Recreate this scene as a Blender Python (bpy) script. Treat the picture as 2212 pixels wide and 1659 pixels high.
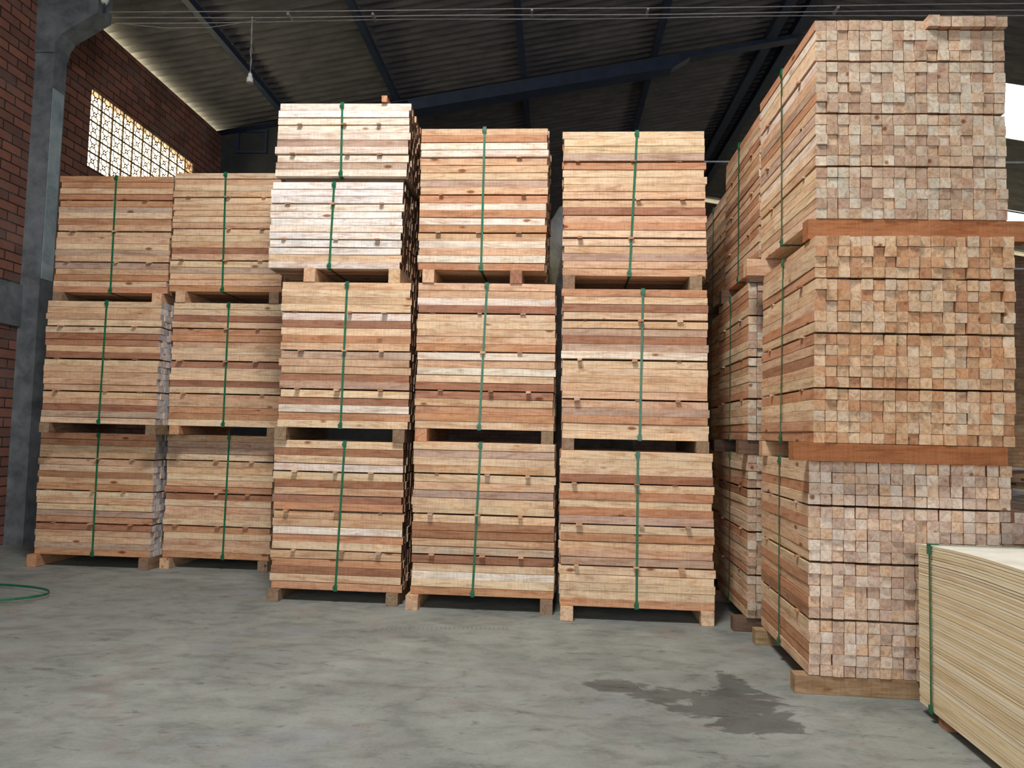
import bpy, math, random
import numpy as np
from mathutils import Vector, Matrix

for o in list(bpy.data.objects):
    bpy.data.objects.remove(o, do_unlink=True)
scene = bpy.context.scene
COL = scene.collection
PHI = -0.059                                   # heading of the warehouse walls
CP, SP = math.cos(PHI), math.sin(PHI)

# ------------------------------------------------------------------ camera
cd = bpy.data.cameras.new('camera'); cam = bpy.data.objects.new('camera', cd); COL.objects.link(cam)
cd.sensor_fit = 'HORIZONTAL'; cd.sensor_width = 36.0; cd.lens = 1635.455 / 2212 * 36.0
cd.clip_start = 0.05; cd.clip_end = 200
R_ = (0.99971169, -0.00153718, 0.02396206); U_ = (-0.02401132, -0.06400069, 0.99766095); F_ = (0.0, 0.99794867, 0.06401914)
cam.matrix_world = Matrix(((R_[0], U_[0], -F_[0], 0), (R_[1], U_[1], -F_[1], 0), (R_[2], U_[2], -F_[2], 1.334707), (0, 0, 0, 1)))
scene.camera = cam

# ------------------------------------------------------------------ light
world = bpy.data.worlds.new('daylight'); scene.world = world; world.use_nodes = True
wb = world.node_tree.nodes['Background']; wb.inputs[0].default_value = (1.0, 0.88, 0.54, 1); wb.inputs[1].default_value = 16.0

def area(name, loc, target, sx, sy, power, color, spread=180):
    l = bpy.data.lights.new(name, 'AREA'); l.shape = 'RECTANGLE'; l.size = sx; l.size_y = sy
    l.energy = power; l.color = color; l.spread = math.radians(spread)
    o = bpy.data.objects.new(name, l); COL.objects.link(o); o.location = loc
    o.rotation_euler = (Vector(target) - Vector(loc)).to_track_quat('-Z', 'Y').to_euler()
    return o
area('roof_daylight', (-0.7, 2.3, 6.9), (-0.3, 4.6, 1.0), 1.5, 1.1, 325, (1.0, 0.97, 0.94), 150)
area('door_daylight', (-0.5, -5.0, 2.6), (0.2, 5.0, 1.3), 7.0, 4.0, 320, (0.97, 0.98, 1.0), 150)
area('side_fill', (9.5, 4.5, 3.2), (-3.5, 8.0, 1.6), 4.0, 3.0, 70, (0.72, 0.84, 1.0), 150)  # cool fill added from the right, no opening stands behind it

scene.view_settings.view_transform = 'Standard'
scene.view_settings.look = 'None'
scene.view_settings.exposure = 0.0
scene.view_settings.gamma = 1.0
scene.view_settings.use_curve_mapping = False
scene.cycles.max_bounces = 4; scene.cycles.diffuse_bounces = 3; scene.cycles.glossy_bounces = 2
scene.cycles.use_adaptive_sampling = True; scene.cycles.adaptive_threshold = 0.06

# ------------------------------------------------------------------ helpers
def tag(o, label=None, cat=None, group=None, kind=None):
    if label: o['label'] = label
    if cat: o['category'] = cat
    if group: o['group'] = group
    if kind: o['kind'] = kind
    return o

def srgb(r, g, b):
    f = lambda c: (c / 255 / 12.92) if c / 255 <= 0.04045 else ((c / 255 + 0.055) / 1.055) ** 2.4
    return (f(r), f(g), f(b), 1.0)

def empty(name, loc=(0, 0, 0), rz=0.0):
    o = bpy.data.objects.new(name, None); COL.objects.link(o); o.empty_display_size = 0.1
    o.location = loc; o.rotation_euler = (0, 0, rz); return o

class MB:
    """collects faces into one mesh"""
    def __init__(s): s.v = []; s.f = []; s.c = []; s.seed = []
    def add(s, vs, fs, cols=None, seed=0.0):
        n = len(s.v); s.v += [tuple(p) for p in vs]; s.f += [tuple(n + i for i in f) for f in fs]
        s.c += (cols if cols else [(1, 1, 1, 1)] * len(fs)); s.seed += [seed] * len(vs)
    def box(s, x0, x1, y0, y1, z0, z1, col=None, seed=0.0):
        vs = [(x0, y0, z0), (x1, y0, z0), (x1, y1, z0), (x0, y1, z0), (x0, y0, z1), (x1, y0, z1), (x1, y1, z1), (x0, y1, z1)]
        fs = [(0, 3, 2, 1), (4, 5, 6, 7), (0, 1, 5, 4), (1, 2, 6, 5), (2, 3, 7, 6), (3, 0, 4, 7)]
        s.add(vs, fs, [col] * 6 if col else None, seed)
    def prism(s, poly, a0, a1, axis='y'):
        """poly of (x,z), extruded along y from a0 to a1"""
        n = len(poly)
        if axis == 'y': vs = [(p[0], a0, p[1]) for p in poly] + [(p[0], a1, p[1]) for p in poly]
        else: vs = [(a0, p[0], p[1]) for p in poly] + [(a1, p[0], p[1]) for p in poly]
        fs = [tuple(range(n)), tuple(range(2 * n - 1, n - 1, -1))] + [(i, n + i, n + (i + 1) % n, (i + 1) % n) for i in range(n)]
        s.add(vs, fs)
    def tube(s, pts, r, n=8):
        pts = [Vector(p) for p in pts]; base = len(s.v); vs = []; fs = []
        for i, p in enumerate(pts):
            t = (pts[min(i + 1, len(pts) - 1)] - pts[max(i - 1, 0)]).normalized()
            a = t.cross(Vector((0, 0, 1)));
            if a.length < 1e-3: a = t.cross(Vector((1, 0, 0)))
            a.normalize(); b = t.cross(a)
            rr = r[i] if isinstance(r, (list, tuple)) else r
            for k in range(n):
                an = 2 * math.pi * k / n; vs.append(p + a * math.cos(an) * rr + b * math.sin(an) * rr)
        for i in range(len(pts) - 1):
            for k in range(n):
                fs.append((i * n + k, i * n + (k + 1) % n, (i + 1) * n + (k + 1) % n, (i + 1) * n + k))
        fs.append(tuple(range(n))[::-1]); m = (len(pts) - 1) * n; fs.append(tuple(m + k for k in range(n)))
        s.add(vs, fs)
    def build(s, name, mat, parent=None, rz=None, attrs=False, smooth=False):
        me = bpy.data.meshes.new(name); me.from_pydata(s.v, [], s.f); me.materials.append(mat)
        if attrs:
            ca = me.color_attributes.new('col', 'FLOAT_COLOR', 'CORNER')
            tot = np.array([len(f) for f in s.f]); arr = np.repeat(np.array(s.c, dtype=np.float32), tot, axis=0)
            ca.data.foreach_set('color', arr.ravel())
            sa = me.attributes.new('seed', 'FLOAT', 'POINT'); sa.data.foreach_set('value', np.array(s.seed, dtype=np.float32))
        if smooth: me.polygons.foreach_set('use_smooth', [True] * len(me.polygons))
        me.validate(); me.update()
        o = bpy.data.objects.new(name, me); COL.objects.link(o)
        if parent: o.parent = parent
        if rz is not None: o.rotation_euler = (0, 0, rz)
        return o

# ------------------------------------------------------------------ materials
class NT:
    def __init__(s, name):
        s.m = bpy.data.materials.new(name); s.m.use_nodes = True; s.t = s.m.node_tree; s.n = s.t.nodes
        s.b = s.n['Principled BSDF']
    def new(s, typ, **kw):
        n = s.n.new(typ)
        for k, v in kw.items(): setattr(n, k, v)
        return n
    def l(s, a, b): s.t.links.new(a, b)
    def coord(s, which='Object'): return s.new('ShaderNodeTexCoord').outputs[which]
    def mapping(s, src, scale=(1, 1, 1), loc=(0, 0, 0), rot=(0, 0, 0)):
        m = s.new('ShaderNodeMapping'); m.inputs['Scale'].default_value = scale; m.inputs['Location'].default_value = loc
        m.inputs['Rotation'].default_value = rot; s.l(src, m.inputs['Vector']); return m.outputs[0]
    def noise(s, src, scale=5, detail=4, rough=0.55, dist=0.0):
        n = s.new('ShaderNodeTexNoise'); n.inputs['Scale'].default_value = scale; n.inputs['Detail'].default_value = detail
        n.inputs['Roughness'].default_value = rough; n.inputs['Distortion'].default_value = dist
        if src is not None: s.l(src, n.inputs['Vector'])
        return n.outputs['Fac']
    def ramp(s, src, stops):
        r = s.new('ShaderNodeValToRGB'); e = r.color_ramp.elements
        while len(e) < len(stops): e.new(0.5)
        for i, (p, c) in enumerate(stops):
            e[i].position = p; e[i].color = c if isinstance(c, tuple) else (c, c, c, 1)
        s.l(src, r.inputs[0]); return r.outputs[0]
    def mix(s, a, b, fac, mode='MIX'):
        m = s.new('ShaderNodeMix', data_type='RGBA', blend_type=mode)
        for v, i in ((fac, 0), (a, 6), (b, 7)):
            if isinstance(v, (int, float)): m.inputs[i].default_value = v
            elif isinstance(v, tuple): m.inputs[i].default_value = v
            else: s.l(v, m.inputs[i])
        return m.outputs[2]
    def math(s, op, a, b=None, c=None):
        m = s.new('ShaderNodeMath', operation=op)
        for i, v in enumerate((a, b, c)):
            if v is None: continue
            if isinstance(v, (int, float)): m.inputs[i].default_value = v
            else: s.l(v, m.inputs[i])
        return m.outputs[0]
    def bump(s, h, strength=0.3, dist=0.01):
        b = s.new('ShaderNodeBump'); b.inputs['Strength'].default_value = strength; b.inputs['Distance'].default_value = dist
        s.l(h, b.inputs['Height']); s.l(b.outputs[0], s.b.inputs['Normal'])
    def base(s, v):
        if isinstance(v, tuple): s.b.inputs['Base Color'].default_value = v
        else: s.l(v, s.b.inputs['Base Color'])
    def rough(s, v):
        if isinstance(v, (int, float)): s.b.inputs['Roughness'].default_value = v
        else: s.l(v, s.b.inputs['Roughness'])

def mat_wood():
    k = NT('sawn_wood'); co = k.coord()
    at = k.new('ShaderNodeAttribute', attribute_name='col'); sd = k.new('ShaderNodeAttribute', attribute_name='seed')
    off = k.new('ShaderNodeCombineXYZ'); k.l(k.math('MULTIPLY', sd.outputs['Fac'], 37.0), off.inputs[0])
    k.l(k.math('MULTIPLY', sd.outputs['Fac'], 13.0), off.inputs[1]); k.l(k.math('MULTIPLY', sd.outputs['Fac'], 7.7), off.inputs[2])
    va = k.new('ShaderNodeVectorMath', operation='ADD'); k.l(co, va.inputs[0]); k.l(off.outputs[0], va.inputs[1]); v = va.outputs[0]
    grain = k.noise(k.mapping(v, (2.6, 46, 46)), 1.0, 3, 0.6, 0.6)
    broad = k.noise(k.mapping(v, (2.4, 20, 20)), 1.0, 2.5, 0.55, 1.6)
    saw = k.noise(k.mapping(v, (130, 4, 4)), 1.0, 2, 0.5)
    speck = k.noise(k.mapping(v, (60, 170, 170)), 1.0, 2, 0.6)
    c = k.mix(at.outputs['Color'], k.ramp(grain, [(0.25, 0.70), (0.5, 0.97), (0.75, 1.12)]), 0.6, 'MULTIPLY')
    c = k.mix(c, k.mix(c, (0.70, 0.52, 0.40, 1), 1.0, 'MULTIPLY'), k.ramp(broad, [(0.50, 0.0), (0.66, 0.62)]))
    c = k.mix(c, k.mix(c, (1.14, 1.17, 1.22, 1), 1.0, 'MULTIPLY'), k.ramp(broad, [(0.32, 0.6), (0.47, 0.0)]))
    drift = k.noise(k.mapping(v, (3.2, 7, 7)), 1.0, 2, 0.6, 0.8)
    c = k.mix(c, k.ramp(drift, [(0.30, (0.84, 0.80, 0.78, 1)), (0.48, (1.0, 1.0, 1.0, 1)), (0.66, (1.06, 1.0, 0.93, 1))]), 0.85, 'MULTIPLY')
    fig = k.noise(k.mapping(v, (5.5, 30, 30)), 1.0, 2.5, 0.6, 2.2)
    c = k.mix(c, k.mix(c, (0.78, 0.63, 0.52, 1), 1.0, 'MULTIPLY'), k.ramp(fig, [(0.54, 0.0), (0.63, 0.6)]))
    c = k.mix(c, k.ramp(saw, [(0.35, 0.82), (0.6, 1.06)]), 0.6, 'MULTIPLY')
    c = k.mix(c, k.ramp(speck, [(0.3, 0.78), (0.6, 1.06)]), 0.35, 'MULTIPLY')
    vo = k.new('ShaderNodeTexVoronoi'); vo.inputs['Scale'].default_value = 1.0; k.l(k.mapping(v, (7.0, 17, 17)), vo.inputs['Vector'])
    sel = k.new('ShaderNodeSeparateColor'); k.l(vo.outputs['Color'], sel.inputs[0])
    knot = k.math('MULTIPLY', k.math('LESS_THAN', sel.outputs[0], 0.045), k.ramp(vo.outputs['Distance'], [(0.16, 1.0), (0.30, 0.0)]))
    c = k.mix(c, k.mix(c, (0.42, 0.24, 0.14, 1), 1.0, 'MULTIPLY'), knot)
    k.base(c); k.rough(0.72); k.b.inputs['Specular IOR Level'].default_value = 0.25
    k.bump(k.math('ADD', grain, k.math('MULTIPLY', saw, 0.5)), 0.35, 0.003)
    return k.m

def mat_floor():
    k = NT('concrete_floor'); co = k.coord()
    n1 = k.noise(co, 0.9, 6, 0.62, 0.6); n2 = k.noise(k.mapping(co, (1, 1.8, 1)), 3.5, 8, 0.7, 0.4); n3 = k.noise(co, 60, 3, 0.6)
    n4 = k.noise(k.mapping(co, (1, 1, 1), (7, 3, 1)), 2.2, 5, 0.6, 1.0)
    c = k.ramp(n1, [(0.3, srgb(114, 119, 115)), (0.5, srgb(132, 137, 131)), (0.72, srgb(146, 150, 144))])
    c = k.mix(c, k.ramp(n2, [(0.34, 0.62), (0.5, 0.95), (0.66, 1.12)]), 0.9, 'MULTIPLY')
    c = k.mix(c, srgb(132, 118, 112), k.ramp(n4, [(0.55, 0.0), (0.72, 0.55)]))
    c = k.mix(c, srgb(126, 131, 140), k.ramp(k.noise(k.mapping(co, (1, 1, 1), (2, 9, 4)), 1.4, 4, 0.6), [(0.58, 0.0), (0.7, 0.5)]))
    c = k.mix(c, k.ramp(n3, [(0.3, 0.86), (0.6, 1.04)]), 0.6, 'MULTIPLY')
    # scattered dark scuffs
    sc = k.noise(k.mapping(co, (6, 14, 1), (3, 1, 0), (0, 0, 0.3)), 1.0, 5, 0.65, 0.8)
    c = k.mix(c, k.mix(c, (0.5, 0.5, 0.5, 1), 1.0, 'MULTIPLY'), k.ramp(sc, [(0.60, 0.0), (0.70, 0.85)]))
    sm = k.noise(k.mapping(co, (3.4, 6, 1), (8, 2, 5), (0, 0, -0.15)), 1.0, 6, 0.62, 1.2)
    c = k.mix(c, k.mix(c, (0.68, 0.68, 0.68, 1), 1.0, 'MULTIPLY'), k.ramp(sm, [(0.56, 0.0), (0.68, 0.5)]))
    # damp patch
    wob = k.noise(k.mapping(co, (1, 1.6, 1)), 3.6, 6, 0.66, 0.7)
    sep = k.new('ShaderNodeSeparateXYZ'); k.l(co, sep.inputs[0])
    best = None
    for (cx, cy, rx, ry) in ((0.60, 4.16, .16, .14), (0.83, 4.0, .22, .12), (1.13, 3.92, .30, .22), (1.20, 3.66, .22, .17), (1.24, 4.2, .10, .22), (1.0, 3.80, .22, .10)):
        dx = k.math('DIVIDE', k.math('SUBTRACT', sep.outputs[0], cx), rx); dy = k.math('DIVIDE', k.math('SUBTRACT', sep.outputs[1], cy), ry)
        d = k.math('SUBTRACT', 1.0, k.math('SQRT', k.math('ADD', k.math('MULTIPLY', dx, dx), k.math('MULTIPLY', dy, dy))))
        best = d if best is None else k.math('MAXIMUM', best, d)
    f = k.math('ADD', best, k.math('MULTIPLY', k.math('SUBTRACT', wob, 0.52), 3.2))
    wet = k.ramp(f, [(0.0, 0.0), (0.16, 1.0)])
    c = k.mix(c, k.mix(c, (0.42, 0.43, 0.44, 1), 1.0, 'MULTIPLY'), k.math('MULTIPLY', wet, 0.92))
    # tyre tread print
    tx = k.math('SINE', k.math('MULTIPLY', sep.outputs[0], 210.0))
    band = k.math('SUBTRACT', 1.0, k.math('DIVIDE', k.math('ABSOLUTE', k.math('SUBTRACT', k.math('SUBTRACT', sep.outputs[1], 5.27), k.math('MULTIPLY', sep.outputs[0], 0.1))), 0.035))
    xr = k.math('MULTIPLY', k.math('GREATER_THAN', sep.outputs[0], -0.85), k.math('LESS_THAN', sep.outputs[0], 0.02))
    tr = k.math('MULTIPLY', k.math('MULTIPLY', k.math('GREATER_THAN', band, 0.0), k.math('GREATER_THAN', tx, 0.2)), xr)
    c = k.mix(c, k.mix(c, (0.6, 0.6, 0.6, 1), 1.0, 'MULTIPLY'), k.math('MULTIPLY', tr, 0.45))
    k.base(c); k.rough(k.math('SUBTRACT', 0.62, k.math('MULTIPLY', wet, 0.12))); k.b.inputs['Specular IOR Level'].default_value = 0.35
    k.bump(k.math('ADD', n2, k.math('MULTIPLY', n3, 0.3)), 0.25, 0.01)
    return k.m

def mat_brick(name, c1, c2, mortar, sx=0.0):
    k = NT(name); co = k.coord()
    # run the courses along whichever horizontal axis the wall lies in
    sep = k.new('ShaderNodeSeparateXYZ'); k.l(co, sep.inputs[0]); cb = k.new('ShaderNodeCombineXYZ')
    k.l(k.math('ADD', sep.outputs[0], sep.outputs[1]), cb.inputs[0]); k.l(sep.outputs[2], cb.inputs[1])
    b = k.new('ShaderNodeTexBrick'); k.l(cb.outputs[0], b.inputs['Vector']); b.inputs['Scale'].default_value = 1.0
    b.inputs['Brick Width'].default_value = 0.29; b.inputs['Row Height'].default_value = 0.105; b.inputs['Mortar Size'].default_value = 0.008
    b.inputs['Mortar Smooth'].default_value = 0.2; b.inputs['Bias'].default_value = -0.1
    b.inputs['Color1'].default_value = c1; b.inputs['Color2'].default_value = c2; b.inputs['Mortar'].default_value = mortar
    n = k.noise(co, 3, 5, 0.6); n2 = k.noise(co, 30, 4, 0.6)
    c = k.mix(b.outputs['Color'], k.ramp(n, [(0.3, 0.7), (0.7, 1.2)]), 0.7, 'MULTIPLY')
    c = k.mix(c, k.ramp(n2, [(0.3, 0.8), (0.7, 1.1)]), 0.5, 'MULTIPLY')
    c = k.mix(c, srgb(112, 104, 100), k.ramp(k.noise(k.mapping(co, (1, 1, 2.5), (5, 2, 1)), 1.6, 5, 0.65), [(0.5, 0.0), (0.75, 0.7)]))
    k.base(c); k.rough(0.9); k.bump(k.math('SUBTRACT', k.math('MULTIPLY', n2, 0.2), b.outputs['Fac']), 0.7, 0.012)
    return k.m

def mat_simple(name, c1, c2, rough=0.7, scale=6.0, metal=0.0, spec=0.4, bump=0.15, stretch=(1, 1, 1)):
    k = NT(name); n = k.noise(k.mapping(k.coord(), stretch), scale, 6, 0.62, 0.3)
    k.base(k.ramp(n, [(0.32, c1), (0.68, c2)])); k.rough(rough); k.b.inputs['Metallic'].default_value = metal
    k.b.inputs['Specular IOR Level'].default_value = spec; k.bump(n, bump, 0.01); return k.m

M_wood = mat_wood()
M_floor = mat_floor()
M_brick = mat_brick('clay_brick', srgb(150, 98, 80), srgb(106, 74, 64), srgb(44, 36, 34))
M_brick2 = mat_brick('dark_brick', srgb(96, 72, 62), srgb(78, 60, 54), srgb(60, 50, 46))
M_conc = mat_simple('weathered_concrete', srgb(84, 88, 92), srgb(124, 130, 134), 0.85, 5.0, bump=0.4)
M_block = mat_simple('grimy_block', srgb(58, 48, 42), srgb(84, 70, 58), 0.9, 8.0)
M_lit = mat_simple('lit_concrete', srgb(120, 136, 142), srgb(168, 182, 186), 0.8, 4.0, bump=0.3)  # paler concrete, the light on the column's side is in the colour
M_dark = mat_simple('shaded_plaster', srgb(40, 42, 44), srgb(56, 58, 60), 0.9, 3.0)  # low light at the rear is put into this dark plaster colour
M_roof = mat_simple('old_fibre_cement', srgb(72, 71, 76), srgb(98, 96, 98), 0.9, 2.2, bump=0.3, stretch=(1, 3, 1))
M_steel = mat_simple('blue_grey_steel', srgb(34, 44, 64), srgb(46, 58, 80), 0.6, 5.0, spec=0.4)
M_strap = mat_simple('green_plastic_strap', srgb(10, 80, 50), srgb(20, 106, 70), 0.35, 30.0, spec=0.5, bump=0.05)
M_cable = mat_simple('grey_cable', srgb(128, 124, 124), srgb(158, 154, 150), 0.6, 20.0)
M_white = mat_simple('white_plastic', srgb(190, 190, 186), srgb(220, 220, 216), 0.5, 10.0)
M_rod = mat_simple('galvanised_rod', srgb(150, 156, 164), srgb(190, 196, 204), 0.45, 10.0)
M_sack = mat_simple('grey_plastic_sheet', srgb(70, 72, 76), srgb(124, 126, 128), 0.45, 7.0, bump=0.8)

def mat_ply(name, edge):
    k = NT(name); co = k.coord()
    at = k.new('ShaderNodeAttribute', attribute_name='col'); sd = k.new('ShaderNodeAttribute', attribute_name='seed')
    off = k.new('ShaderNodeCombineXYZ'); k.l(k.math('MULTIPLY', sd.outputs['Fac'], 31.0), off.inputs[1])
    va = k.new('ShaderNodeVectorMath', operation='ADD'); k.l(co, va.inputs[0]); k.l(off.outputs[0], va.inputs[1])
    n = k.noise(k.mapping(va.outputs[0], (6, 5, 160)), 1.0, 5, 0.65, 0.5); n2 = k.noise(k.mapping(va.outputs[0], (3, 2.0, 20)), 1.0, 4, 0.6, 0.6)
    c = k.mix(at.outputs['Color'], k.ramp(n, [(0.3, 0.76), (0.5, 0.98), (0.7, 1.08)]), 0.7, 'MULTIPLY')
    c = k.mix(c, k.mix(c, (0.74, 0.58, 0.42, 1), 1.0, 'MULTIPLY'), k.ramp(n2, [(0.54, 0.0), (0.72, 0.7)]))
    k.base(c); k.rough(0.75); k.bump(n, 0.3, 0.003); return k.m
M_ply = mat_ply('veneer_edge', True)

def mat_glow(name, col, st):
    k = NT(name); k.base((0.8, 0.8, 0.8, 1)); k.b.inputs['Emission Color'].default_value = col; k.b.inputs['Emission Strength'].default_value = st
    return k.m
M_sky = mat_glow('translucent_roof_panel', (0.93, 0.96, 1.0, 1), 6.0)

# ------------------------------------------------------------------ the building (built in its own heading)
def st(o): o['kind'] = 'structure'; return o
RZ = PHI
WX, EZ, SL, RIDGE = -5.9, 6.47, 0.17, 3.85
def roof_z(x): return EZ + SL * (x - WX) if x <= RIDGE else EZ + SL * (RIDGE - WX) - SL * (x - RIDGE)
XR, YB, YF = 14.0, 21.3, -8.0

b = MB(); b.box(WX - 0.3, XR + 0.2, YF - 0.2, YB + 0.2, -0.25, 0.0)
fl = b.build('floor', M_floor); fl.rotation_euler = (0, 0, 0); st(fl)
# (floor stays in world heading so its stains keep their places)

# left brick wall with an opening for the ventilation blocks
WY0, WY1, WZ0, WZ1 = 8.93, 11.61, 4.53, 5.53
b = MB()
for (y0, y1, z0, z1) in ((YF, WY0, 0, EZ - 0.10), (WY1, YB, 0, EZ - 0.10), (WY0, WY1, 0, WZ0), (WY0, WY1, WZ1, EZ - 0.10)):
    b.box(WX - 0.14, WX, y0, y1, z0, z1)
st(b.build('wall_left', M_brick, rz=RZ))
# concrete bond beam on the foreground wall
b = MB(); b.box(WX - 0.02, WX + 0.035, 3.0, 7.9, 2.36, 2.82); b.box(WX - 0.02, WX + 0.03, 8.12, 12.4, 2.36, 2.82)
st(b.build('trim_1', M_conc, rz=RZ))
# ventilation blocks
b = MB(); NC, NR = 11, 5; cw = (WY1 - WY0) / NC; ch = (WZ1 - WZ0) / NR; xa, xb = WX - 0.028, WX - 0.014
for i in range(NC + 1):
    y = WY0 + i * cw; b.box(xa, xb + 0.006, y - 0.012, y + 0.012, WZ0, WZ1)
for j in range(NR + 1):
    z = WZ0 + j * ch; b.box(xa, xb + 0.006, WY0, WY1, z - 0.010, z + 0.010)
def bar(mb, y0, z0, y1, z1, w, x0, x1):
    d = Vector((y1 - y0, z1 - z0)); d.normalize(); n = Vector((-d.y, d.x)) * w / 2
    q = [(y0 + n.x, z0 + n.y), (y1 + n.x, z1 + n.y), (y1 - n.x, z1 - n.y), (y0 - n.x, z0 - n.y)]
    mb.prism(q, x0, x1, axis='x')
for i in range(NC):
    for j in range(NR):
        cy, cz = WY0 + (i + .5) * cw, WZ0 + (j + .5) * ch; hy, hz = cw / 2 - .01, ch / 2 - .01
        for sy in (-1, 1):
            for sz in (-1, 1):
                bar(b, cy + sy * hy * .08, cz + sz * hz * .08, cy + sy * hy * .55, cz + sz * hz * .55, .012, xa + .002, xb - .002)
                bar(b, cy + sy * hy * .55, cz + sz * hz * .55, cy + sy * hy, cz + sz * hz * .45, .008, xa + .002, xb - .002)
                bar(b, cy + sy * hy * .55, cz + sz * hz * .55, cy + sy * hy * .45, cz + sz * hz, .008, xa + .002, xb - .002)
        for t in range(4):
            a0, a1 = t * math.pi / 2, (t + 1) * math.pi / 2
            bar(b, cy + math.cos(a0) * hy * .38, cz + math.sin(a0) * hz * .38, cy + math.cos(a1) * hy * .38, cz + math.sin(a1) * hz * .38, .008, xa + .002, xb - .002)
st(b.build('window_1', M_block, rz=RZ))

# rear walls
b = MB(); YC = 12.55
b.prism([(WX, 0), (-2.7, 0), (-2.7, roof_z(-2.7) - 0.02), (WX, roof_z(WX) - 0.02)], YC, YC + 0.15)
st(b.build('wall_back_left', M_dark, rz=RZ))
b = MB()
for (x0, x1, z0, z1) in ((-5.62, -5.08, 6.42, 6.46), (-5.62, -5.08, 6.05, 6.09), (-5.62, -5.58, 6.09, 6.42), (-5.12, -5.08, 6.09, 6.42)):
    b.box(x0, x1, YC - 0.04, YC + 0.01, z0, z1)
st(b.build('trim_2', M_steel, rz=RZ))
b = MB(); b.prism([(WX, 0), (RIDGE, 0), (RIDGE, roof_z(RIDGE) - .02), (WX, roof_z(WX) - .02)], YB, YB + .15)
b.prism([(RIDGE, 0), (XR, 0), (XR, roof_z(XR) - .12), (RIDGE, roof_z(RIDGE) - .12)], YB, YB + .15)
st(b.build('wall_back', M_brick2, rz=RZ))
b = MB(); b.box(XR, XR + .15, YF, YB, 0, roof_z(XR) - .02)
st(b.build('wall_right', M_brick2, rz=RZ))
b = MB(); b.prism([(WX, 0), (XR, 0), (XR, roof_z(XR)), (RIDGE, roof_z(RIDGE)), (WX, roof_z(WX))], YF - .15, YF)
st(b.build('wall_front', M_brick2, rz=RZ))

# corrugated roof, one mesh per slope
def corrugated(name, xs, y0, y1, hole=None):
    mb = MB(); P, A, N = 0.177, 0.026, 6; ny = int((y1 - y0) / P * N)
    vs = []
    for x in xs:
        for j in range(ny + 1):
            y = y0 + j * P / N; vs.append((x, y, roof_z(x) + 0.035 + A * math.sin(2 * math.pi * y / P)))
    fs = []
    for i in range(len(xs) - 1):
        for j in range(ny):
            ya = y0 + (j + .5) * P / N; xm = (xs[i] + xs[i + 1]) / 2
            if hole and any(h[0] < xm < h[1] and h[2] < ya < h[3] for h in hole): continue
            a = i * (ny + 1) + j; fs.append((a, a + ny + 1, a + ny + 2, a + 1))
    mb.add(vs, fs); return mb.build(name, M_roof, rz=RZ, smooth=True)
st(corrugated('ceiling_left_slope', [WX - 0.75, -4.7, -2.8, -0.65, 1.5, RIDGE], YF - .3, YB + .5))
HOLES = [(7.4, 9.3, 13.1, 15.0), (10.7, 12.6, 18.7, 19.9)]
st(corrugated('ceiling_right_slope', [RIDGE, 5.6, 7.4, 9.3, 10.7, 12.6, XR + .5], YF - .3, YB + .5, HOLES))
for h in HOLES:
    b = MB(); vs = [(x, y, roof_z(x) + .05 + dz) for dz in (0, .006) for x in (h[0] - .05, h[1] + .05) for y in (h[2] - .05, h[3] + .05)]
    b.add(vs, [(0, 2, 3, 1), (4, 5, 7, 6), (0, 1, 5, 4), (2, 6, 7, 3), (0, 4, 6, 2), (1, 3, 7, 5)])
    o = b.build('skylight', M_sky, rz=RZ)
    tag(o, 'bright translucent roof panel %s beyond the tall end-on battens' % ('nearer and higher' if h[0] < 9 else 'farther and lower'), 'skylight', 'translucent roof panels')

def purlin(x, w, hgt, y0=6.0, y1=YB):
    mb = MB(); z = roof_z(x) - 0.002; mb.box(x - w / 2, x + w / 2, y0, y1, z - hgt, z + .012)
    mb.box(x - w / 2 - .02, x + w / 2 + .02, y0, y1, z - hgt - .008, z - hgt)
    return mb
for x, w, hgt, lab in ((-4.68, .05, .10, 'nearest the bright eave gap'), (-2.8, .055, .11, 'second from the bright eave gap'),
                       (-.65, .06, .11, 'above the second tall stack'), (1.5, .07, .12, 'above the alley side stack')):
    o = purlin(x, w, hgt, YF, YC if x < -2.7 else YB).build('roof_purlin', M_steel, rz=RZ)
    tag(o, 'blue grey steel purlin under the corrugated roof, ' + lab, 'roof beam', 'steel purlins under the roof')
for x, lab in ((3.40, 'left of the ridge pair'), (3.80, 'right of the ridge pair')):
    o = purlin(x, .12, .16, YF).build('roof_purlin', M_steel, rz=RZ)
    tag(o, 'heavy dark blue ridge purlin running over the alley, ' + lab, 'roof beam', 'heavy ridge purlins')
# steel rafter crossing at the rear of the first bay
b = MB(); zz = lambda x, d: roof_z(x) - d
b.prism([(-5.88, zz(-5.88, .13)), (-2.6, zz(-2.6, .15)), (-2.6, zz(-2.6, .34)), (1.8, zz(1.8, .36)), (2.1, zz(2.1, .22)), (RIDGE, zz(RIDGE, .20)), (RIDGE, zz(RIDGE, .13))][::-1], YC - .26, YC - .06)
b.prism([(-2.6, zz(-2.6, .34)), (1.8, zz(1.8, .36)), (1.8, zz(1.8, .375)), (-2.6, zz(-2.6, .355))][::-1], YC - .31, YC - .01)
tag(b.build('roof_rafter', M_steel, rz=RZ), 'long dark blue steel rafter sloping up above the tall stacks', 'roof beam')

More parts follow.
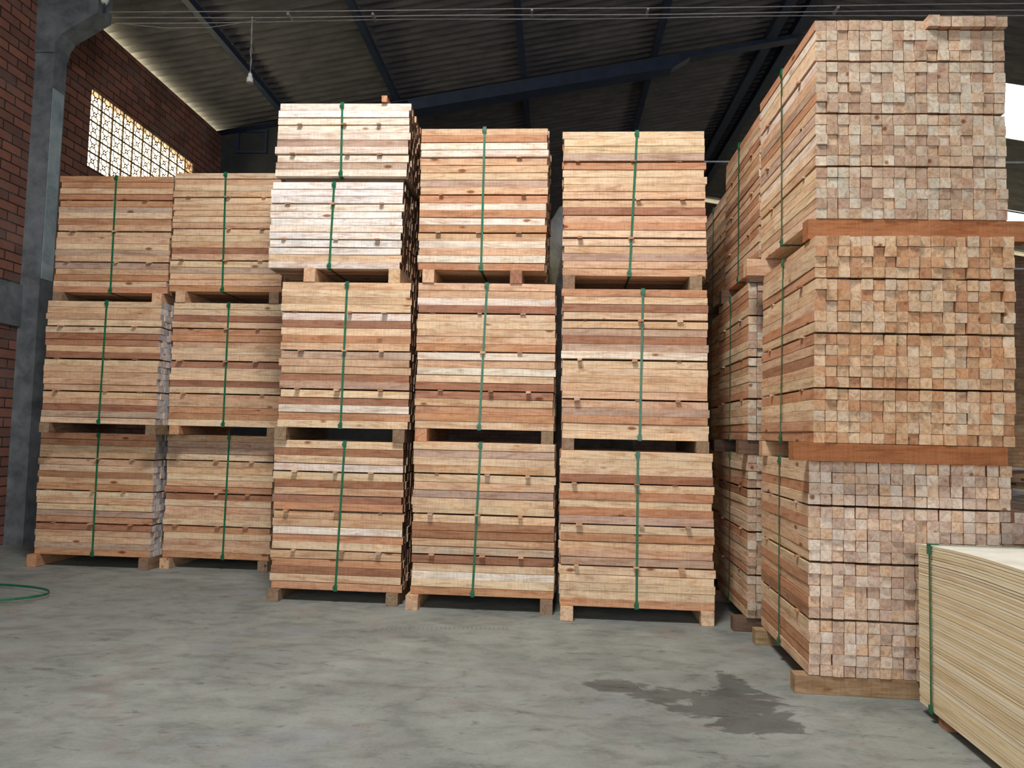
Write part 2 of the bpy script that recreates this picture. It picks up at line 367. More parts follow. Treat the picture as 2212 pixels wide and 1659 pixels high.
# concrete portal column and its haunch
root = empty('concrete_column', (0, 0, 0), RZ)
tag(root, 'grey concrete column with a flared haunch against the brick wall', 'column')
b = MB(); b.box(-5.93, -5.68, 7.9, 8.12, 0, 5.45); b.build('shaft', M_conc, root)
b = MB(); b.prism([(-5.93, 5.45), (-5.68, 5.45), (-5.665, 5.56), (-5.60, 5.66), (-5.20, 5.90), (-5.18, roof_z(-5.18) - .01), (-5.93, roof_z(-5.93) - .01)], 7.88, 8.14)
b.build('haunch', M_conc, root)
b = MB(); b.box(-5.681, -5.674, 7.91, 8.10, 2.9, 5.05); b.build('lit_patch', M_lit, root)  # lit strip of the shaft, brightness carried by the paler colour
tag(root.children[-1], 'pale lit patch on the shaft')

# wiring strung across the bay
iw = empty('insulator', (0, 0, 0), RZ); tag(iw, 'white ceramic insulator bracket at the tip of the column haunch', 'insulator')
b = MB(); b.tube([(-5.11, 7.86, z) for z in (6.30, 6.22, 6.20, 6.14, 6.12, 6.06, 6.04, 5.99)], [.03, .03, .05, .05, .03, .05, .045, .03], 12); b.build('insulator_body', M_white, iw)
b = MB(); b.tube([(-5.19, 7.95, 6.16), (-5.11, 7.86, 6.16)], .012); b.build('hook', M_steel, iw); b = MB(); b.tube([(-5.11, 7.86, 6.0), (-5.11, 7.86, 5.88)], .008); b.build('pin', M_steel, iw)
def wire(z0, z1, sag, dy, wob, seed):
    r = random.Random(seed); pts = []
    for i in range(41):
        t = i / 40; x = -5.1 + 11.5 * t
        pts.append((x, 8.0 + dy, z0 + (z1 - z0) * t - sag * 4 * t * (1 - t) + wob * math.sin(t * 17 + seed)))
    mb = MB(); mb.tube(pts, .0052, 6); return mb
for k_, (a, lab) in enumerate((((5.935, 5.95, .01, -.06, .004, 1), 'upper wire'), ((5.905, 5.92, .015, 0.0, .006, 2), 'middle wire'), ((5.875, 5.885, -.01, .06, .008, 3), 'lowest wire'))):
    o = wire(*a).build('overhead_wire', M_cable, rz=RZ); tag(o, lab + ' of the thin grey wires strung under the roof', 'wire', 'thin wires strung under the roof')
for x, z in ((-3.05, 5.90), (-2.1, 5.89), (-.35, 5.92), (.9, 5.92), (2.9, 5.92)):
    b = MB(); b.box(x - .012, x + .012, 7.93, 8.07, z - .012, z + .012)
    o = b.build('wire_spacer', M_cable, rz=RZ); tag(o, 'small grey clip tying the overhead wires together', 'wire clip', 'clips along the overhead wires')
lp = empty('hanging_socket', (0, 0, 0), RZ); tag(lp, 'empty white bulb socket hanging on a thin cord above the left stacks', 'lamp')
b = MB(); b.tube([(-3.48, 8.0, 5.908), (-3.475, 7.98, 5.7), (-3.462, 7.98, 5.6), (-3.478, 7.98, 5.5), (-3.455, 7.98, 5.38), (-3.47, 7.98, 5.24)], .005, 6); b.tube([(-3.48, 8.0, 5.906), (-3.47, 7.99, 5.7), (-3.478, 7.99, 5.6), (-3.46, 7.99, 5.5), (-3.475, 7.99, 5.38), (-3.465, 7.99, 5.24)], .004, 6)
b.build('cord', M_cable, lp)
b = MB(); b.tube([(-3.467, 7.985, z) for z in (5.25, 5.235, 5.20, 5.19, 5.145, 5.14)], [.012, .022, .024, .034, .036, .03], 14); b.build('socket', M_white, lp)
# slack branch of the wiring near the column
b = MB(); b.tube([(-5.05, 8.03, 5.86), (-4.5, 8.03, 5.80), (-4.0, 8.03, 5.80), (-3.7, 8.03, 5.84), (-3.45, 8.03, 5.88)], .004, 6)
tag(b.build('overhead_wire', M_cable, rz=RZ), 'slack grey wire sagging beside the hanging socket', 'wire', 'thin wires strung under the roof')
# tie rods across the far bay
for z, x0, lab in ((5.73, 0.8, 'upper'), (4.05, 4.3, 'lower')):
    b = MB(); b.tube([(x0, 12.0, z), (XR - .05, 12.0, z)], .014, 10)
    if z > 5: pass
    else: b.tube([(x0, 12.0, z), (x0, 12.0, 5.73)], .018, 8)
    tag(b.build('tie_rod', M_rod, rz=RZ), lab + ' pale tie rod crossing the far bay beyond the tall battens', 'tie rod')

# ------------------------------------------------------------------ timber bundles
TONE = {'p': (216, 190, 158), 't': (206, 172, 140), 'o': (190, 144, 110), 'r': (162, 118, 92), 'g': (184, 158, 138), 'w': (224, 211, 196), 'z': (230, 223, 218)}
def tone(ch, r, j=7):
    c = TONE[ch]; d = r.uniform(-j, j); return srgb(*[max(0, min(255, v + d + r.uniform(-2.5, 2.5))) for v in c])
END = ['g', 'g', 't', 'w', 'p', 'g', 'r', 'w']
def end_tone(r, kind):
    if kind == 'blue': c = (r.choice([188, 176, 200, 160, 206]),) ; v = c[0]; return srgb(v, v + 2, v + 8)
    base = r.choice({'grey': [(194, 177, 157), (184, 161, 137), (206, 197, 181), (178, 152, 132), (197, 171, 145), (194, 188, 171), (168, 138, 118)],
                     'warm': [(200, 168, 134), (190, 154, 120), (208, 184, 154), (186, 142, 106), (204, 176, 146), (206, 190, 168), (176, 128, 94)],
                     'pink': [(216, 196, 178), (204, 182, 166), (222, 211, 198), (198, 174, 158), (212, 186, 162), (222, 206, 190), (190, 162, 144), (218, 186, 154)],
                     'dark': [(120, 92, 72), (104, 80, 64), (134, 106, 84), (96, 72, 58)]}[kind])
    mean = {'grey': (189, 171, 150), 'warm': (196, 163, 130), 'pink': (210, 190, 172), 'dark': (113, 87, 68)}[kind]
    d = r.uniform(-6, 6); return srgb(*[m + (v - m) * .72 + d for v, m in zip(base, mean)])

def batten_geo(mb, x0, x1, y0, y1, z0, z1, c_side, c_end, r, fine=True):
    """chamfered square batten lying along x, slightly bowed"""
    ch = 0.0016; n = 5 if fine else 2
    prof = [(y0 + ch, z0), (y1 - ch, z0), (y1, z0 + ch), (y1, z1 - ch), (y1 - ch, z1), (y0 + ch, z1), (y0, z1 - ch), (y0, z0 + ch)]
    bow = r.uniform(-.0016, .0016) if fine else 0; tw = r.uniform(-.0028, .0028) if fine else 0; by = r.uniform(-.003, .003) if fine else 0
    vs = []
    for i in range(n):
        t = i / (n - 1); s = 4 * t * (1 - t)
        for (y, z) in prof: vs.append((x0 + (x1 - x0) * t, y + by * s, z + bow * s + tw * (t - .5)))
    fs = []; cs = []
    for i in range(n - 1):
        for k in range(8):
            fs.append((i * 8 + k, (i + 1) * 8 + k, (i + 1) * 8 + (k + 1) % 8, i * 8 + (k + 1) % 8)); cs.append(c_side)
    fs.append(tuple(range(8))); cs.append(c_end); m = (n - 1) * 8
    fs.append(tuple(m + k for k in range(7, -1, -1))); cs.append(c_end)
    mb.add(vs, fs, cs, r.random() * 10)

def make_bundle(label, loc, rz, lean, L, D, H, rows, cols, tones, ends='warm', nind=5, seed=1, strap=(0, 0), groups=(5, 5, 5, 4),
                stick=(.13, .5, .8), jag=.0045, special=None, shear_axis='x', cat='timber bundle', group=None):
    r = random.Random(seed); root = empty('timber_bundle', loc, rz); tag(root, label, cat, group)
    ng = len(groups) - 1; gap = .010; rh = (H - ng * gap) / rows; cw = D / cols
    def sh(z): return lean * (z / H - .5)
    z = 0.0; zs = []; gaps = []; k = 0
    for gi, gcount in enumerate(groups):
        for _ in range(gcount):
            zs.append(z); z += rh; k += 1
        if gi < ng: gaps.append(z); z += gap
    mass = MB()
    for c in range(cols):
        for i in range(rows):
            z0 = zs[i]; z1 = z0 + rh - r.choice([.0006, .001, .0018, .003, .0048] if c == 0 else [.0004, .0008, .0016, .003])
            y0 = c * cw + r.uniform(0, .0012); y1 = (c + 1) * cw - r.choice([.0006, .001, .002, .004])
            dx = r.gauss(0, jag); dl = r.gauss(0, jag * .6); x0 = -L / 2 + dx - dl; x1 = L / 2 + dx + dl
            x0 = min(x0, -L / 2 + .02); x1 = max(x1, L / 2 - .02)
            x0 = max(x0, -L / 2 - .014); x1 = min(x1, L / 2 + .014)
            if c == 0:
                dy = r.uniform(-.004, .003); y0 += dy
                if r.random() < .06: x1 += r.uniform(.01, .02)
                ch = tones[rows - 1 - i] if i < len(tones) else 't'
            else:
                ch = r.choice('ptogtpr')
            if special:
                q = special(c, i, x0, x1, z0, z1)
                if q == 'skip': continue
                if q: x0, x1, z0, z1 = q
            s = sh((z0 + z1) / 2)
            if shear_axis == 'x': x0 += s; x1 += s
            else: y0 += s; y1 += s
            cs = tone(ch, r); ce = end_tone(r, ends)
            if c < nind:
                mb = MB(); batten_geo(mb, x0, x1, y0, y1, z0, z1, cs, ce, r, c == 0); mb.build('batten', M_wood, root, attrs=True)
            else:
                batten_geo(mass, x0, x1, y0, y1, z0, z1, cs, ce, r, False)
    if mass.v:
        o = mass.build('battens', M_wood, root, attrs=True); o['kind'] = 'stuff'
    # stickers lying in the gaps
    for gz in gaps:
        for s0 in stick:
            x = -L / 2 + L * (s0 + r.uniform(-.05, .05)) + sh(gz); w = r.uniform(.030, .045); p = r.uniform(.018, .042) if r.random() < .75 else -.004
            sk = r.uniform(-.02, .02)
            if shear_axis == 'y' and p > 0: p *= .45
            mb = MB(); yy = sh(gz) if shear_axis == 'y' else 0
            hz = gz + gap - .0012; c_ = tone(r.choice('trgo'), r)
            th = r.choice([0, .004, .010]) if p > 0 else 0
            vs = [(x - w / 2, -p + yy, gz - .0006 - th), (x + w / 2, -p + yy - .003, gz - .0006 - th * .5), (x + w / 2 + sk, D + yy, gz), (x - w / 2 + sk, D + yy, gz),
                  (x - w / 2, -p + yy, hz), (x + w / 2, -p + yy - .003, hz), (x + w / 2 + sk, D + yy, hz), (x - w / 2 + sk, D + yy, hz)]
            # only the overhang is thicker; pinch the stick where it enters the gap
            vs = vs[:2] + [(x + w / 2, yy - .0055, gz - .0005), (x - w / 2, yy - .0055, gz - .0005)] + vs[2:6] + [(x + w / 2, yy - .0055, hz), (x - w / 2, yy - .0055, hz)] + vs[6:]
            # order: 0,1 front low; 2,3 mid low(right,left); 4,5 back low(right,left); 6,7 front top; 8,9 mid top(right,left); 10,11 back top
            fs = [(0, 3, 2, 1), (3, 5, 4, 2), (6, 7, 8, 9), (9, 8, 10, 11), (0, 1, 7, 6), (1, 2, 8, 7), (2, 4, 10, 8), (4, 5, 11, 10), (5, 3, 9, 11), (3, 0, 6, 9)]
            mb.add(vs, fs, [c_] * len(fs), r.random() * 9)
            mb.build('sticker', M_wood, root, attrs=True)
    # strap all the way round
    if strap is not None:
        xt, xbm = -L / 2 + L * strap[0], -L / 2 + L * strap[1]; hw = .0085; t = .0018; o_ = .0055
        st_t, st_b = (sh(H), sh(0)) if shear_axis == 'y' else (0, 0)
        pin, pout = [], []
        loop = [(xbm, -o_ + st_b, -o_ * .5), (xt, -o_ + st_t, H + o_ * .4), (xt, D + o_ + st_t, H + o_ * .4), (xbm, D + o_ + st_b, -o_ * .5)]
        outer = [(xbm, -o_ - t + st_b, -o_ * .5 - t), (xt, -o_ - t + st_t, H + o_ * .4 + t), (xt, D + o_ + t + st_t, H + o_ * .4 + t), (xbm, D + o_ + t + st_b, -o_ * .5 - t)]
        vs = []
        for a, c_ in zip(loop, outer):
            vs += [(a[0] - hw, a[1], a[2]), (a[0] + hw, a[1], a[2]), (c_[0] + hw, c_[1], c_[2]), (c_[0] - hw, c_[1], c_[2])]
        fs = []
        for i in range(4):
            j = (i + 1) % 4
            for k in range(4): fs.append((i * 4 + k, i * 4 + (k + 1) % 4, j * 4 + (k + 1) % 4, j * 4 + k))
        mb = MB(); mb.add(vs, fs); mb.build('strap', M_strap, root)
        for (xx, yy, zz_, up) in ((xt, st_t, H, 1), (xbm, st_b, 0, -1)):
            mb = MB(); w = .014; hh = .042
            za, zb = (zz_ - hh, zz_ + .008) if up > 0 else (zz_ - .006, zz_ + hh)
            mb.box(xx - w, xx + w, yy - .011, yy - .0042, za, zb)
            mb.box(xx - w, xx + w, yy - .011, yy + .04, (zz_ + .003) if up > 0 else zz_ - .007, (zz_ + .008) if up > 0 else zz_ - .0025)
            mb.box(xx - w * 1.45, xx + w * .8, yy - .014, yy - .008, zz_ - .022 * up - .007, zz_ - .022 * up + .007)
            mb.build('corner_protector', M_strap, root)
    return root

def bearer(label, pts, c_, seed, name='timber_bearer', group='bearers under the timber bundles'):
    """pts = (origin, rz, x0,x1,y0,y1,h) in a bundle's frame; long axis y"""
    (ox, oy, oz), rz, x0, x1, y0, y1, h = pts; r = random.Random(seed)
    root = empty(name, (ox, oy, oz), rz); tag(root, label, 'bearer', group)
    # grain runs along the long axis: build along local x of a child turned with it
    long_x = (x1 - x0) > (y1 - y0)
    mb = MB(); cs = tone(c_, r); ce = tone(r.choice('gr'), r) if c_ in 'gr' else tone(c_, r)
    if long_x:
        batten_geo(mb, x0, x1, y0, y1, 0, h, cs, ce, r, True)
        bpy.data.objects.remove(root); o = mb.build(name, M_wood, attrs=True); o.location = (ox, oy, oz); o.rotation_euler = (0, 0, rz)
    else:
        batten_geo(mb, y0, y1, -x1, -x0, 0, h, cs, ce, r, True)
        bpy.data.objects.remove(root); o = mb.build(name, M_wood, attrs=True); o.location = (ox, oy, oz); o.rotation_euler = (0, 0, rz + math.pi / 2)
    return tag(o, label, 'bearer', group)

LL, DD, HH = 1.0706, 1.0249, 1.1329
TONE['k'] = (112, 90, 76); TONE['n'] = (138, 118, 96); TONE['b'] = (158, 104, 68); TONE['y'] = (158, 136, 104)
# name: x, y, yaw, lean, z0, H, rows, tones, strap fractions top/bottom, bearer centres, bearer tones, ends, nind, groups, L
DATA = {
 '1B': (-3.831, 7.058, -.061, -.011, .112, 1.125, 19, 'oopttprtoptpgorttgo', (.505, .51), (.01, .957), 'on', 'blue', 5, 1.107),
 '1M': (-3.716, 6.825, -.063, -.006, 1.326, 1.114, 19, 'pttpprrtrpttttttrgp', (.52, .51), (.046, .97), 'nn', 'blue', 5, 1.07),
 '1T': (-3.807, 7.069, -.060, .012, 2.557, 1.122, 19, 'oopoogpotttpgtgtopo', (.50, .506), (.06, .93), 'nt', 'warm', 1, 1.110),
 '2B': (-2.714, 7.119, -.075, 0, .099, 1.144, 19, 'tggpttptorpttpoptto', (.58, .57), (.05, .95), 'tn', 'warm', 1, 1.028),
 '2M': (-2.622, 6.918, -.072, -.007, 1.326, 1.136, 19, 'pprtootptrpprpttoop', (.50, .50), (.07, .94), 'on', 'warm', 1, 1.051),
 '2T': (-2.677, 6.940, -.074, .005, 2.570, 1.125, 19, 'ptptpttptpptrtpgtto', (.46, .48), (.12, .95), 'tn', 'warm', 1, 1.072),
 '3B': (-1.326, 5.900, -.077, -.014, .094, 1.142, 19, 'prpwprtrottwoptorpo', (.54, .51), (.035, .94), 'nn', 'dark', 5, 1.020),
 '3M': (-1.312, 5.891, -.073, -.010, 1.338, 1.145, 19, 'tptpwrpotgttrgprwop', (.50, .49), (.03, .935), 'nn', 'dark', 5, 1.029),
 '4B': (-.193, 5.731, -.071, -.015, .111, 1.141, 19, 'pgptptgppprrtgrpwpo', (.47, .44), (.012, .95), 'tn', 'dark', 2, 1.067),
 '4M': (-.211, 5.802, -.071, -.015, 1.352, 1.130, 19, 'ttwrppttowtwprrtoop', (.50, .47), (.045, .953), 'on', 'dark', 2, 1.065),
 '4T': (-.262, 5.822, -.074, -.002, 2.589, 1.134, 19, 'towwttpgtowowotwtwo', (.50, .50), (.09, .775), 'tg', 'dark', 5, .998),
 '5B': (.919, 5.514, -.073, -.013, .100, 1.116, 19, 'ppprpopogpottgppppo', (.505, .51), (.05, .957), 'pp', 'warm', 1, 1.098),
 '5M': (.910, 5.612, -.074, -.018, 1.303, 1.125, 19, 'oprptgrgwppttttgopp', (.55, .54), (.04, .955), 'nn', 'warm', 1, 1.075),
 '5T': (.907, 5.741, -.076, -.021, 2.555, 1.136, 19, 'pppgopptttrtopptgtt', (.515, .475), (.04, .925), 'nn', 'warm', 1, 1.086),
 '3U': (-1.434, 5.930, -.067, .009, 2.598, .698, 12, 'zzzwzzwzzzpw', (.48, .467), (.33, .97), 'tt', 'dark', 5, 1.061),
 '3V': (-1.402, 5.919, -.059, .006, 3.340, .597, 10, 'wzwwwgwwgw', (.49, .50), None, '', 'dark', 5, 1.063),
}
STACK = {'1': 'stack beside the concrete column', '2': 'second stack from the brick wall', '3': 'tall stack topped with whitish battens',
         '4': 'stack right of the whitish-topped one', '5': 'stack beside the dark alley'}
LEVEL = {'B': 'bottom', 'M': 'middle', 'T': 'top', 'U': 'lower whitish', 'V': 'uppermost whitish'}
TINT = {'1B': 'reddish brown', '1M': 'tan and red brown', '1T': 'orange brown', '2B': 'greyish tan', '2M': 'tan and brown', '2T': 'light tan', '3B': 'streaky red and cream',
        '3M': 'cream and brown', '4B': 'striped tan', '4M': 'cream and red brown', '4T': 'striped orange', '5B': 'pale honey', '5M': 'honey coloured', '5T': 'golden tan',
        '3U': 'whitish', '3V': 'pinkish white'}
tops = {}
order = ['1B', '1M', '1T', '2B', '2M', '2T', '3B', '3M', '3U', '3V', '4B', '4M', '4T', '5B', '5M', '5T']
for si, n in enumerate(order):
    x, y, yaw, lean, z0, H, rows, tn, sf, bf, bt, ends, nind, L = DATA[n]
    groups = (5, 5, 5, 4) if rows == 19 else (4, 5, 3) if rows == 12 else (3, 4, 3)
    z0e = z0
    lab = f"{TINT[n]} strapped batten bundle, {LEVEL[n[1]]} of the {STACK[n[0]]}"
    make_bundle(lab, (x, y, z0e), yaw, lean, L, DD, H, rows, 17, tn, ends, nind, 100 + si, sf, groups, group='strapped batten bundles seen side on')
    zprev = tops.get(n[0], 0.0)
    hb = z0e - zprev - .0035
    if bf:
        for q, (f, c_) in enumerate(zip(bf, bt)):
            xc = -L / 2 + L * f - lean / 2; wd = .092
            side = 'left' if q == 0 else 'right'
            lab = f"{side} bearer block under the {LEVEL[n[1]]} bundle of the {STACK[n[0]]}"
            bearer(lab, ((x, y, zprev + .0015), yaw, xc - wd / 2, xc + wd / 2, -.028 - .02 * (q == 0 and n[1] == 'B'), DD + .01, hb), c_, 300 + si * 3 + q)
    tops[n[0]] = z0e + H
# thin spacer planks between the two whitish bundles
x, y, yaw = -1.402, 5.925, -.062; zp = 2.598 + .698
for q, (ya, lab) in enumerate(((.05, 'front'), (.85, 'rear'))):
    bearer(f'{lab} brown spacer plank between the two whitish bundles', ((x, y, zp + .0015), yaw, -.47, .5, ya, ya + .10, 3.340 - zp - .004), 'k', 400 + q)
# stub of wood standing on the top bundle
mb = MB(); r = random.Random(5); batten_geo(mb, -.10, .10, -.022, .022, 0, .05, tone('r', r), tone('o', r), r, True)
o = mb.build('wood_offcut', M_wood, attrs=True); o.location = (-1.065, 5.97, 3.340 + .597 + .001); o.rotation_euler = (0, 0, math.pi / 2 - .05)
tag(o, 'small brown offcut lying on top of the uppermost whitish bundle', 'offcut')

mb = MB(); r = random.Random(6); batten_geo(mb, -.12, .12, -.03, .03, 0, .035, tone('z', r), tone('p', r), r, True)
o = mb.build('wood_offcut', M_wood, attrs=True); o.location = (-2.27, 7.2, 2.570 + 1.125 + .001); o.rotation_euler = (0, 0, 2.2)
tag(o, 'small pale offcut lying on top of the second stack from the brick wall', 'offcut')

# right-hand stacks, battens running away from the camera
RSTACK = {'R': 'near stack of end-on battens', 'S': 'stack behind the near end-on stack', 'T': 'rearmost stack along the alley'}
RD = {  # front-left-ish: x,y centre of front face, yaw, lean, z0, H, rows, sidetones, ends
 'RB': (2.108, 4.022, -.094, .002, .098, 1.124, 19, 'ppoppoptppotorppoop', 'pink', 5, (5, 5, 5, 4)),
 'RM': (2.115, 3.969, -.071, .015, 1.322, 1.109, 19, 'tppoptpopotrtpoppoo', 'warm', 5, (5, 5, 5, 4)),
 'RT': (2.156, 4.060, -.045, -.002, 2.548, 1.122, 19, 'owppwtgotgpwptppptp', 'grey', 5, (5, 5, 5, 4)),
 'SB': (2.170, 5.27, -.085, 0, .098, 1.124, 19, 'pptorptppotptoptpop', 'grey', 1, (5, 5, 5, 4)),
 'SM': (2.165, 5.25, -.08, 0, 1.322, 1.109, 19, 'tooptooppotptoptpoo', 'grey', 1, (5, 5, 5, 4)),
 'ST': (2.225, 5.22, -.06, 0, 2.548, 1.10, 19, 'otpotoprttotrtoptoo', 'grey', 1, (5, 5, 5, 4)),
 'TB': (2.32, 6.40, -.08, 0, .098, 1.124, 19, 'pptorptppotptoptpop', 'grey', 1, (5, 5, 5, 4)),
 'TM': (2.32, 6.40, -.08, 0, 1.322, 1.109, 19, 'tooptooppotptoptpoo', 'grey', 1, (5, 5, 5, 4)),
 'TT': (2.34, 6.40, -.06, 0, 2.548, .94, 16, 'gptpgtptotpgtotp', 'grey', 1, (5, 5, 6)),
}
RTINT = {'RB': 'pinkish cream', 'RM': 'warm tan', 'RT': 'greyish tan', 'SB': 'shaded cream', 'SM': 'shaded brown', 'ST': 'half-lit orange', 'TB': 'dark shaded', 'TM': 'dim brown', 'TT': 'lower-topped greyish'}
def sp_low(c, i, x0, x1, z0, z1): return 'skip' if (c == 16 and i < 15) else None
def sp_top(c, i, x0, x1, z0, z1):
    if i == 18 and c >= 10: return x0, x1 + .035, z0 + .004 + .004 * (c == 10), z1 + .006 + .008 * (c == 10)
    return None
rtops = {}
for si, (n, (x, y, yaw, lean, z0, H, rows, tn, ends, nind, groups)) in enumerate(RD.items()):
    c_, s_ = math.cos(yaw), math.sin(yaw); lx, ly = -DD / 2, LL / 2
    ox, oy = x + c_ * lx - s_ * ly, y + s_ * lx + c_ * ly; rz = yaw - math.pi / 2
    sf = (.45, .45)
    lab = f"{RTINT[n]} strapped batten bundle, {LEVEL[n[1]]} of the {RSTACK[n[0]]}"
    make_bundle(lab, (ox, oy, z0), rz, lean, LL, DD, H, rows, 17, tn, ends, nind, 700 + si, sf, groups, jag={'RM': .0055, 'RT': .003}.get(n, .004),
                stick=(.2, .78) , special={'RT': sp_top, 'RB': sp_low}.get(n), shear_axis='y', group='strapped batten bundles along the alley')
    zprev = rtops.get(n[0], 0.0); hb = z0 - zprev - .0035
    # bearers run across (world x): local y of the bundle frame
    for q, (xc, nm) in enumerate(((LL / 2 - .04, 'near'), (-LL / 2 + .10, 'far'))):
        y0, y1 = -.05, DD + .04
        ct = 'b' if n[0] == 'R' else 'n'
        if n == 'RB': xc, y0, y1, ct = (LL / 2 - .05 if q == 0 else xc), -.07, DD, 'y'
        if n == 'RM': xc, y0, y1 = (LL / 2 - .04 if q == 0 else -LL / 2 + .05), (-.11 if q == 0 else -.02), DD - .05
        if n == 'RT': xc, y0, y1 = (LL / 2 - .05 if q == 0 else -LL / 2 + .06), (-.04 if q == 0 else -.12), DD + .12
        if n[0] == 'S': xc = LL / 2 - .06 if q == 0 else -LL / 2 + .1; y0 = -.09 if n == 'SB' else -.06; ct = 'k'
        if n[0] == 'T': ct = 'k'
        if q == 1 and n == 'RM': ct = 't'
        if q == 1 and n == 'RT': ct = 't'
        lab = f"{nm} cross bearer under the {LEVEL[n[1]]} bundle of the {RSTACK[n[0]]}"
        bearer(lab, ((ox, oy, zprev + .0015), rz, xc - .045, xc + .045, y0, y1, hb), ct, 800 + si * 3 + q)
    rtops[n[0]] = z0 + H
# low bundle standing right of the near stack
yaw = -.094; x, y = 3.085, 4.06; c_, s_ = math.cos(yaw), math.sin(yaw)
make_bundle('low batten bundle right of the near stack, partly behind the veneer sheets', (x + c_ * -.5 - s_ * LL / 2, y + s_ * -.5 + c_ * LL / 2, .098), yaw - math.pi / 2, 0, LL, 1.0, .875, 15, 17,
            'ptpgptgptpgtpgt', 'pink', 5, 990, None, (5, 5, 5), jag=.008, stick=(.2, .78), shear_axis='y')
for q, (xc, nm) in enumerate(((LL / 2 - .08, 'near'), (-LL / 2 + .1, 'far'))):
    bearer(f"{nm} cross bearer under the low bundle right of the near stack", ((x + c_ * -.5 - s_ * LL / 2, y + s_ * -.5 + c_ * LL / 2, .0015), yaw - math.pi / 2, xc - .045, xc + .045, -.0, .98, .0945), 'n', 960 + q)

# ------------------------------------------------------------------ stack of veneer sheets, front right
pr = empty('veneer_sheet_stack', (2.0654, 3.8550, 0.05), math.atan2(-.10374, .99461) * -1 + 0.0)
ang = math.atan2(-0.99461, -0.10374) + math.pi / 2          # local -y runs toward the camera
pr.rotation_euler = (0, 0, ang)
tag(pr, 'strapped stack of thin pale veneer sheets at the front right', 'sheet stack')
r = random.Random(77); NS = 62; HT = .776; th = HT / NS
SW, SLEN = 1.22, 2.3
PC = [(234, 217, 178), (228, 209, 168), (238, 223, 190), (220, 197, 155), (231, 212, 176), (225, 205, 166), (236, 222, 193)]
NSEG = 14
for i in range(NS):
    mb = MB(); z0 = i * th; z1 = z0 + th - r.choice([.0004, .0006, .0012, .0022]); dx = r.uniform(-.0012, .0012); dy = r.uniform(-.004, .004)
    col = srgb(*r.choice(PC)); top = srgb(238, 236, 222)
    vs = []
    f = (i + 1) / NS
    for j in range(NSEG + 1):
        t = j / NSEG; yy = dy - SLEN * t
        sag = .030 * f * math.sin(min(1, t * SLEN / .7) * math.pi / 2)
        w1 = .0005 * math.sin(t * 9 + i)
        vs += [(dx, yy, z0 + sag + w1), (dx + SW, yy, z0 + sag + w1), (dx + SW, yy, z1 + sag + w1), (dx, yy, z1 + sag + w1)]
    fs = []; cs = []
    for j in range(NSEG):
        for k in range(4):
            fs.append((j * 4 + k, j * 4 + (k + 1) % 4, (j + 1) * 4 + (k + 1) % 4, (j + 1) * 4 + k)); cs.append(top if (k == 2 and i == NS - 1) else col)
    fs.append((0, 3, 2, 1)); cs.append(col); m = NSEG * 4; fs.append((m, m + 1, m + 2, m + 3)); cs.append(col)
    mb.add(vs, fs, cs, r.random() * 9); mb.build('veneer_sheet', M_ply, pr, attrs=True)
def sheet_strap(yc, nm):
    mb = MB(); hw = .0075; o_ = .009; t = .0015; zt = HT + .004 + .030 * math.sin(min(1, -yc / .7) * math.pi / 2)
    ring = [(-o_, -.004), (-o_, zt), (SW + o_, zt), (SW + o_, -.004)]; rg2 = [(-o_ - t, -.004 - t), (-o_ - t, zt + t), (SW + o_ + t, zt + t), (SW + o_ + t, -.004 - t)]
    vs = []
    for a, c_ in zip(ring, rg2): vs += [(a[0], yc - hw, a[1]), (a[0], yc + hw, a[1]), (c_[0], yc + hw, c_[1]), (c_[0], yc - hw, c_[1])]
    fs = [(i * 4 + k, i * 4 + (k + 1) % 4, ((i + 1) % 4) * 4 + (k + 1) % 4, ((i + 1) % 4) * 4 + k) for i in range(4) for k in range(4)]
    mb.add(vs, fs); mb.build('strap', M_strap, pr)
    mb = MB(); mb.box(-.017, -.0075, yc - .013, yc + .013, zt - .045, zt + .004); mb.box(-.017, .03, yc - .013, yc + .013, zt + .001, zt + .006); mb.build('corner_protector', M_strap, pr)
    mb = MB(); mb.box(-.016, -.0075, yc - .016, yc + .016, -.004, .03); mb.build('corner_protector', M_strap, pr)
sheet_strap(-.148, 'a'); sheet_strap(-1.9, 'b')
for q, (yc, lab) in enumerate(((-.22, 'far'), (-1.15, 'middle'), (-2.05, 'near'))):
    mb = MB(); r = random.Random(q); batten_geo(mb, .012, SW - .03, -.045, .045, 0, .043, tone('r', r), tone('r', r), r, True)
    o = mb.build('timber_bearer', M_wood, attrs=True)
    ca, sa = math.cos(ang), math.sin(ang); o.location = (2.0654 - sa * yc, 3.8550 + ca * yc, .001); o.rotation_euler = (0, 0, ang)
    tag(o, lab + ' reddish bearer under the stack of veneer sheets', 'bearer')

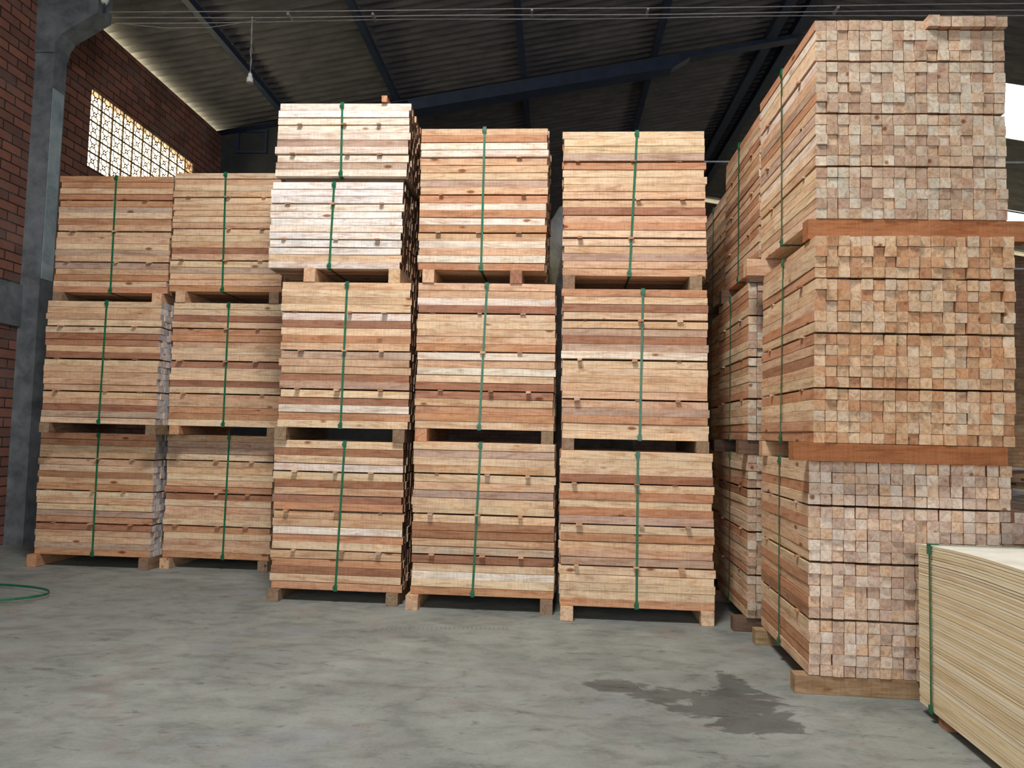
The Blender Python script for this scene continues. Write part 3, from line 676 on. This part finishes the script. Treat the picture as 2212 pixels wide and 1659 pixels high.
# ------------------------------------------------------------------ green strap loop lying on the floor
pts = []
for i in range(49):
    t = i / 48 * 2 * math.pi; pts.append((-4.25 + .72 * math.cos(t) + .05 * math.cos(3 * t), 5.86 + .33 * math.sin(t) - .03 * math.cos(t), .014 + .010 * (1 + math.sin(2 * t + 1))))
vs = []; fs = []
for i, p in enumerate(pts[:-1]):
    for (w, h) in ((-.001, -.009), (.001, -.009), (.001, .009), (-.001, .009)):
        t = i / 48 * 2 * math.pi; vs.append((p[0] + w * math.cos(t), p[1] + w * math.sin(t), p[2] + h))
n = 48
for i in range(n):
    j = (i + 1) % n
    for k in range(4): fs.append((i * 4 + k, i * 4 + (k + 1) % 4, j * 4 + (k + 1) % 4, j * 4 + k))
mb = MB(); mb.add(vs, fs); o = mb.build('loose_strap', M_strap)
tag(o, 'loose loop of green plastic strapping lying on the concrete floor', 'strapping')

# ------------------------------------------------------------------ scrap boards piled beyond the near stack
r = random.Random(31)
def bld(x, y): return (x * CP - y * SP, x * SP + y * CP)
for i in range(34):
    mb = MB(); L = r.uniform(.5, 1.0); w = r.uniform(.05, .12); t = r.uniform(.016, .03)
    lay = i // 3; ch = r.choice(['k', 'k', 'w', 'k', 'z', 'n', 'k'])
    batten_geo(mb, -L / 2, L / 2, -w / 2, w / 2, 0, t, tone(ch, r), tone(ch, r), r, True)
    o = mb.build('scrap_board', M_wood, attrs=True)
    px, py = bld(4.35 + r.uniform(-.12, .25), 6.6 + (i % 3) * .3 + r.uniform(-.1, .1))
    o.location = (px, py, .03 + lay * .106 + r.uniform(0, .02)); o.rotation_euler = (r.uniform(-.07, .07), r.uniform(-.14, .14), r.uniform(-.6, .6))
    tag(o, 'weathered scrap board in the rough pile beyond the near stack', 'scrap board', 'scrap boards piled at the right')

# grey plastic sheet bunched behind the stacks
mb = MB(); vs = []; fs = []; nx, nz = 22, 26
r = random.Random(3)
for j in range(nz + 1):
    for i in range(nx):
        a = 2 * math.pi * i / nx; v = j / nz; zz = v * 3.84
        rad = (.42 + .035 * math.sin(3 * a + 5 * v) + .03 * math.sin(7 * a - 9 * v) + .02 * math.sin(13 * a + 23 * v)) * math.sqrt(max(0.003, 1 - (max(0, v - .88) / .12) ** 2))
        vs.append((max(.03, rad) * math.cos(a), max(.03, rad) * math.sin(a) * .8, zz))
for j in range(nz):
    for i in range(nx): fs.append((j * nx + i, j * nx + (i + 1) % nx, (j + 1) * nx + (i + 1) % nx, (j + 1) * nx + i))
fs.append(tuple(range(nx))[::-1]); fs.append(tuple(nz * nx + i for i in range(nx)))
mb.add(vs, fs); o = mb.build('wrapped_pile', M_sack, smooth=True); o.location = (.80, 7.75, 0)
tag(o, 'grey plastic wrapped pile seen in the gap behind the two right-hand side-on stacks', 'wrapped pile')
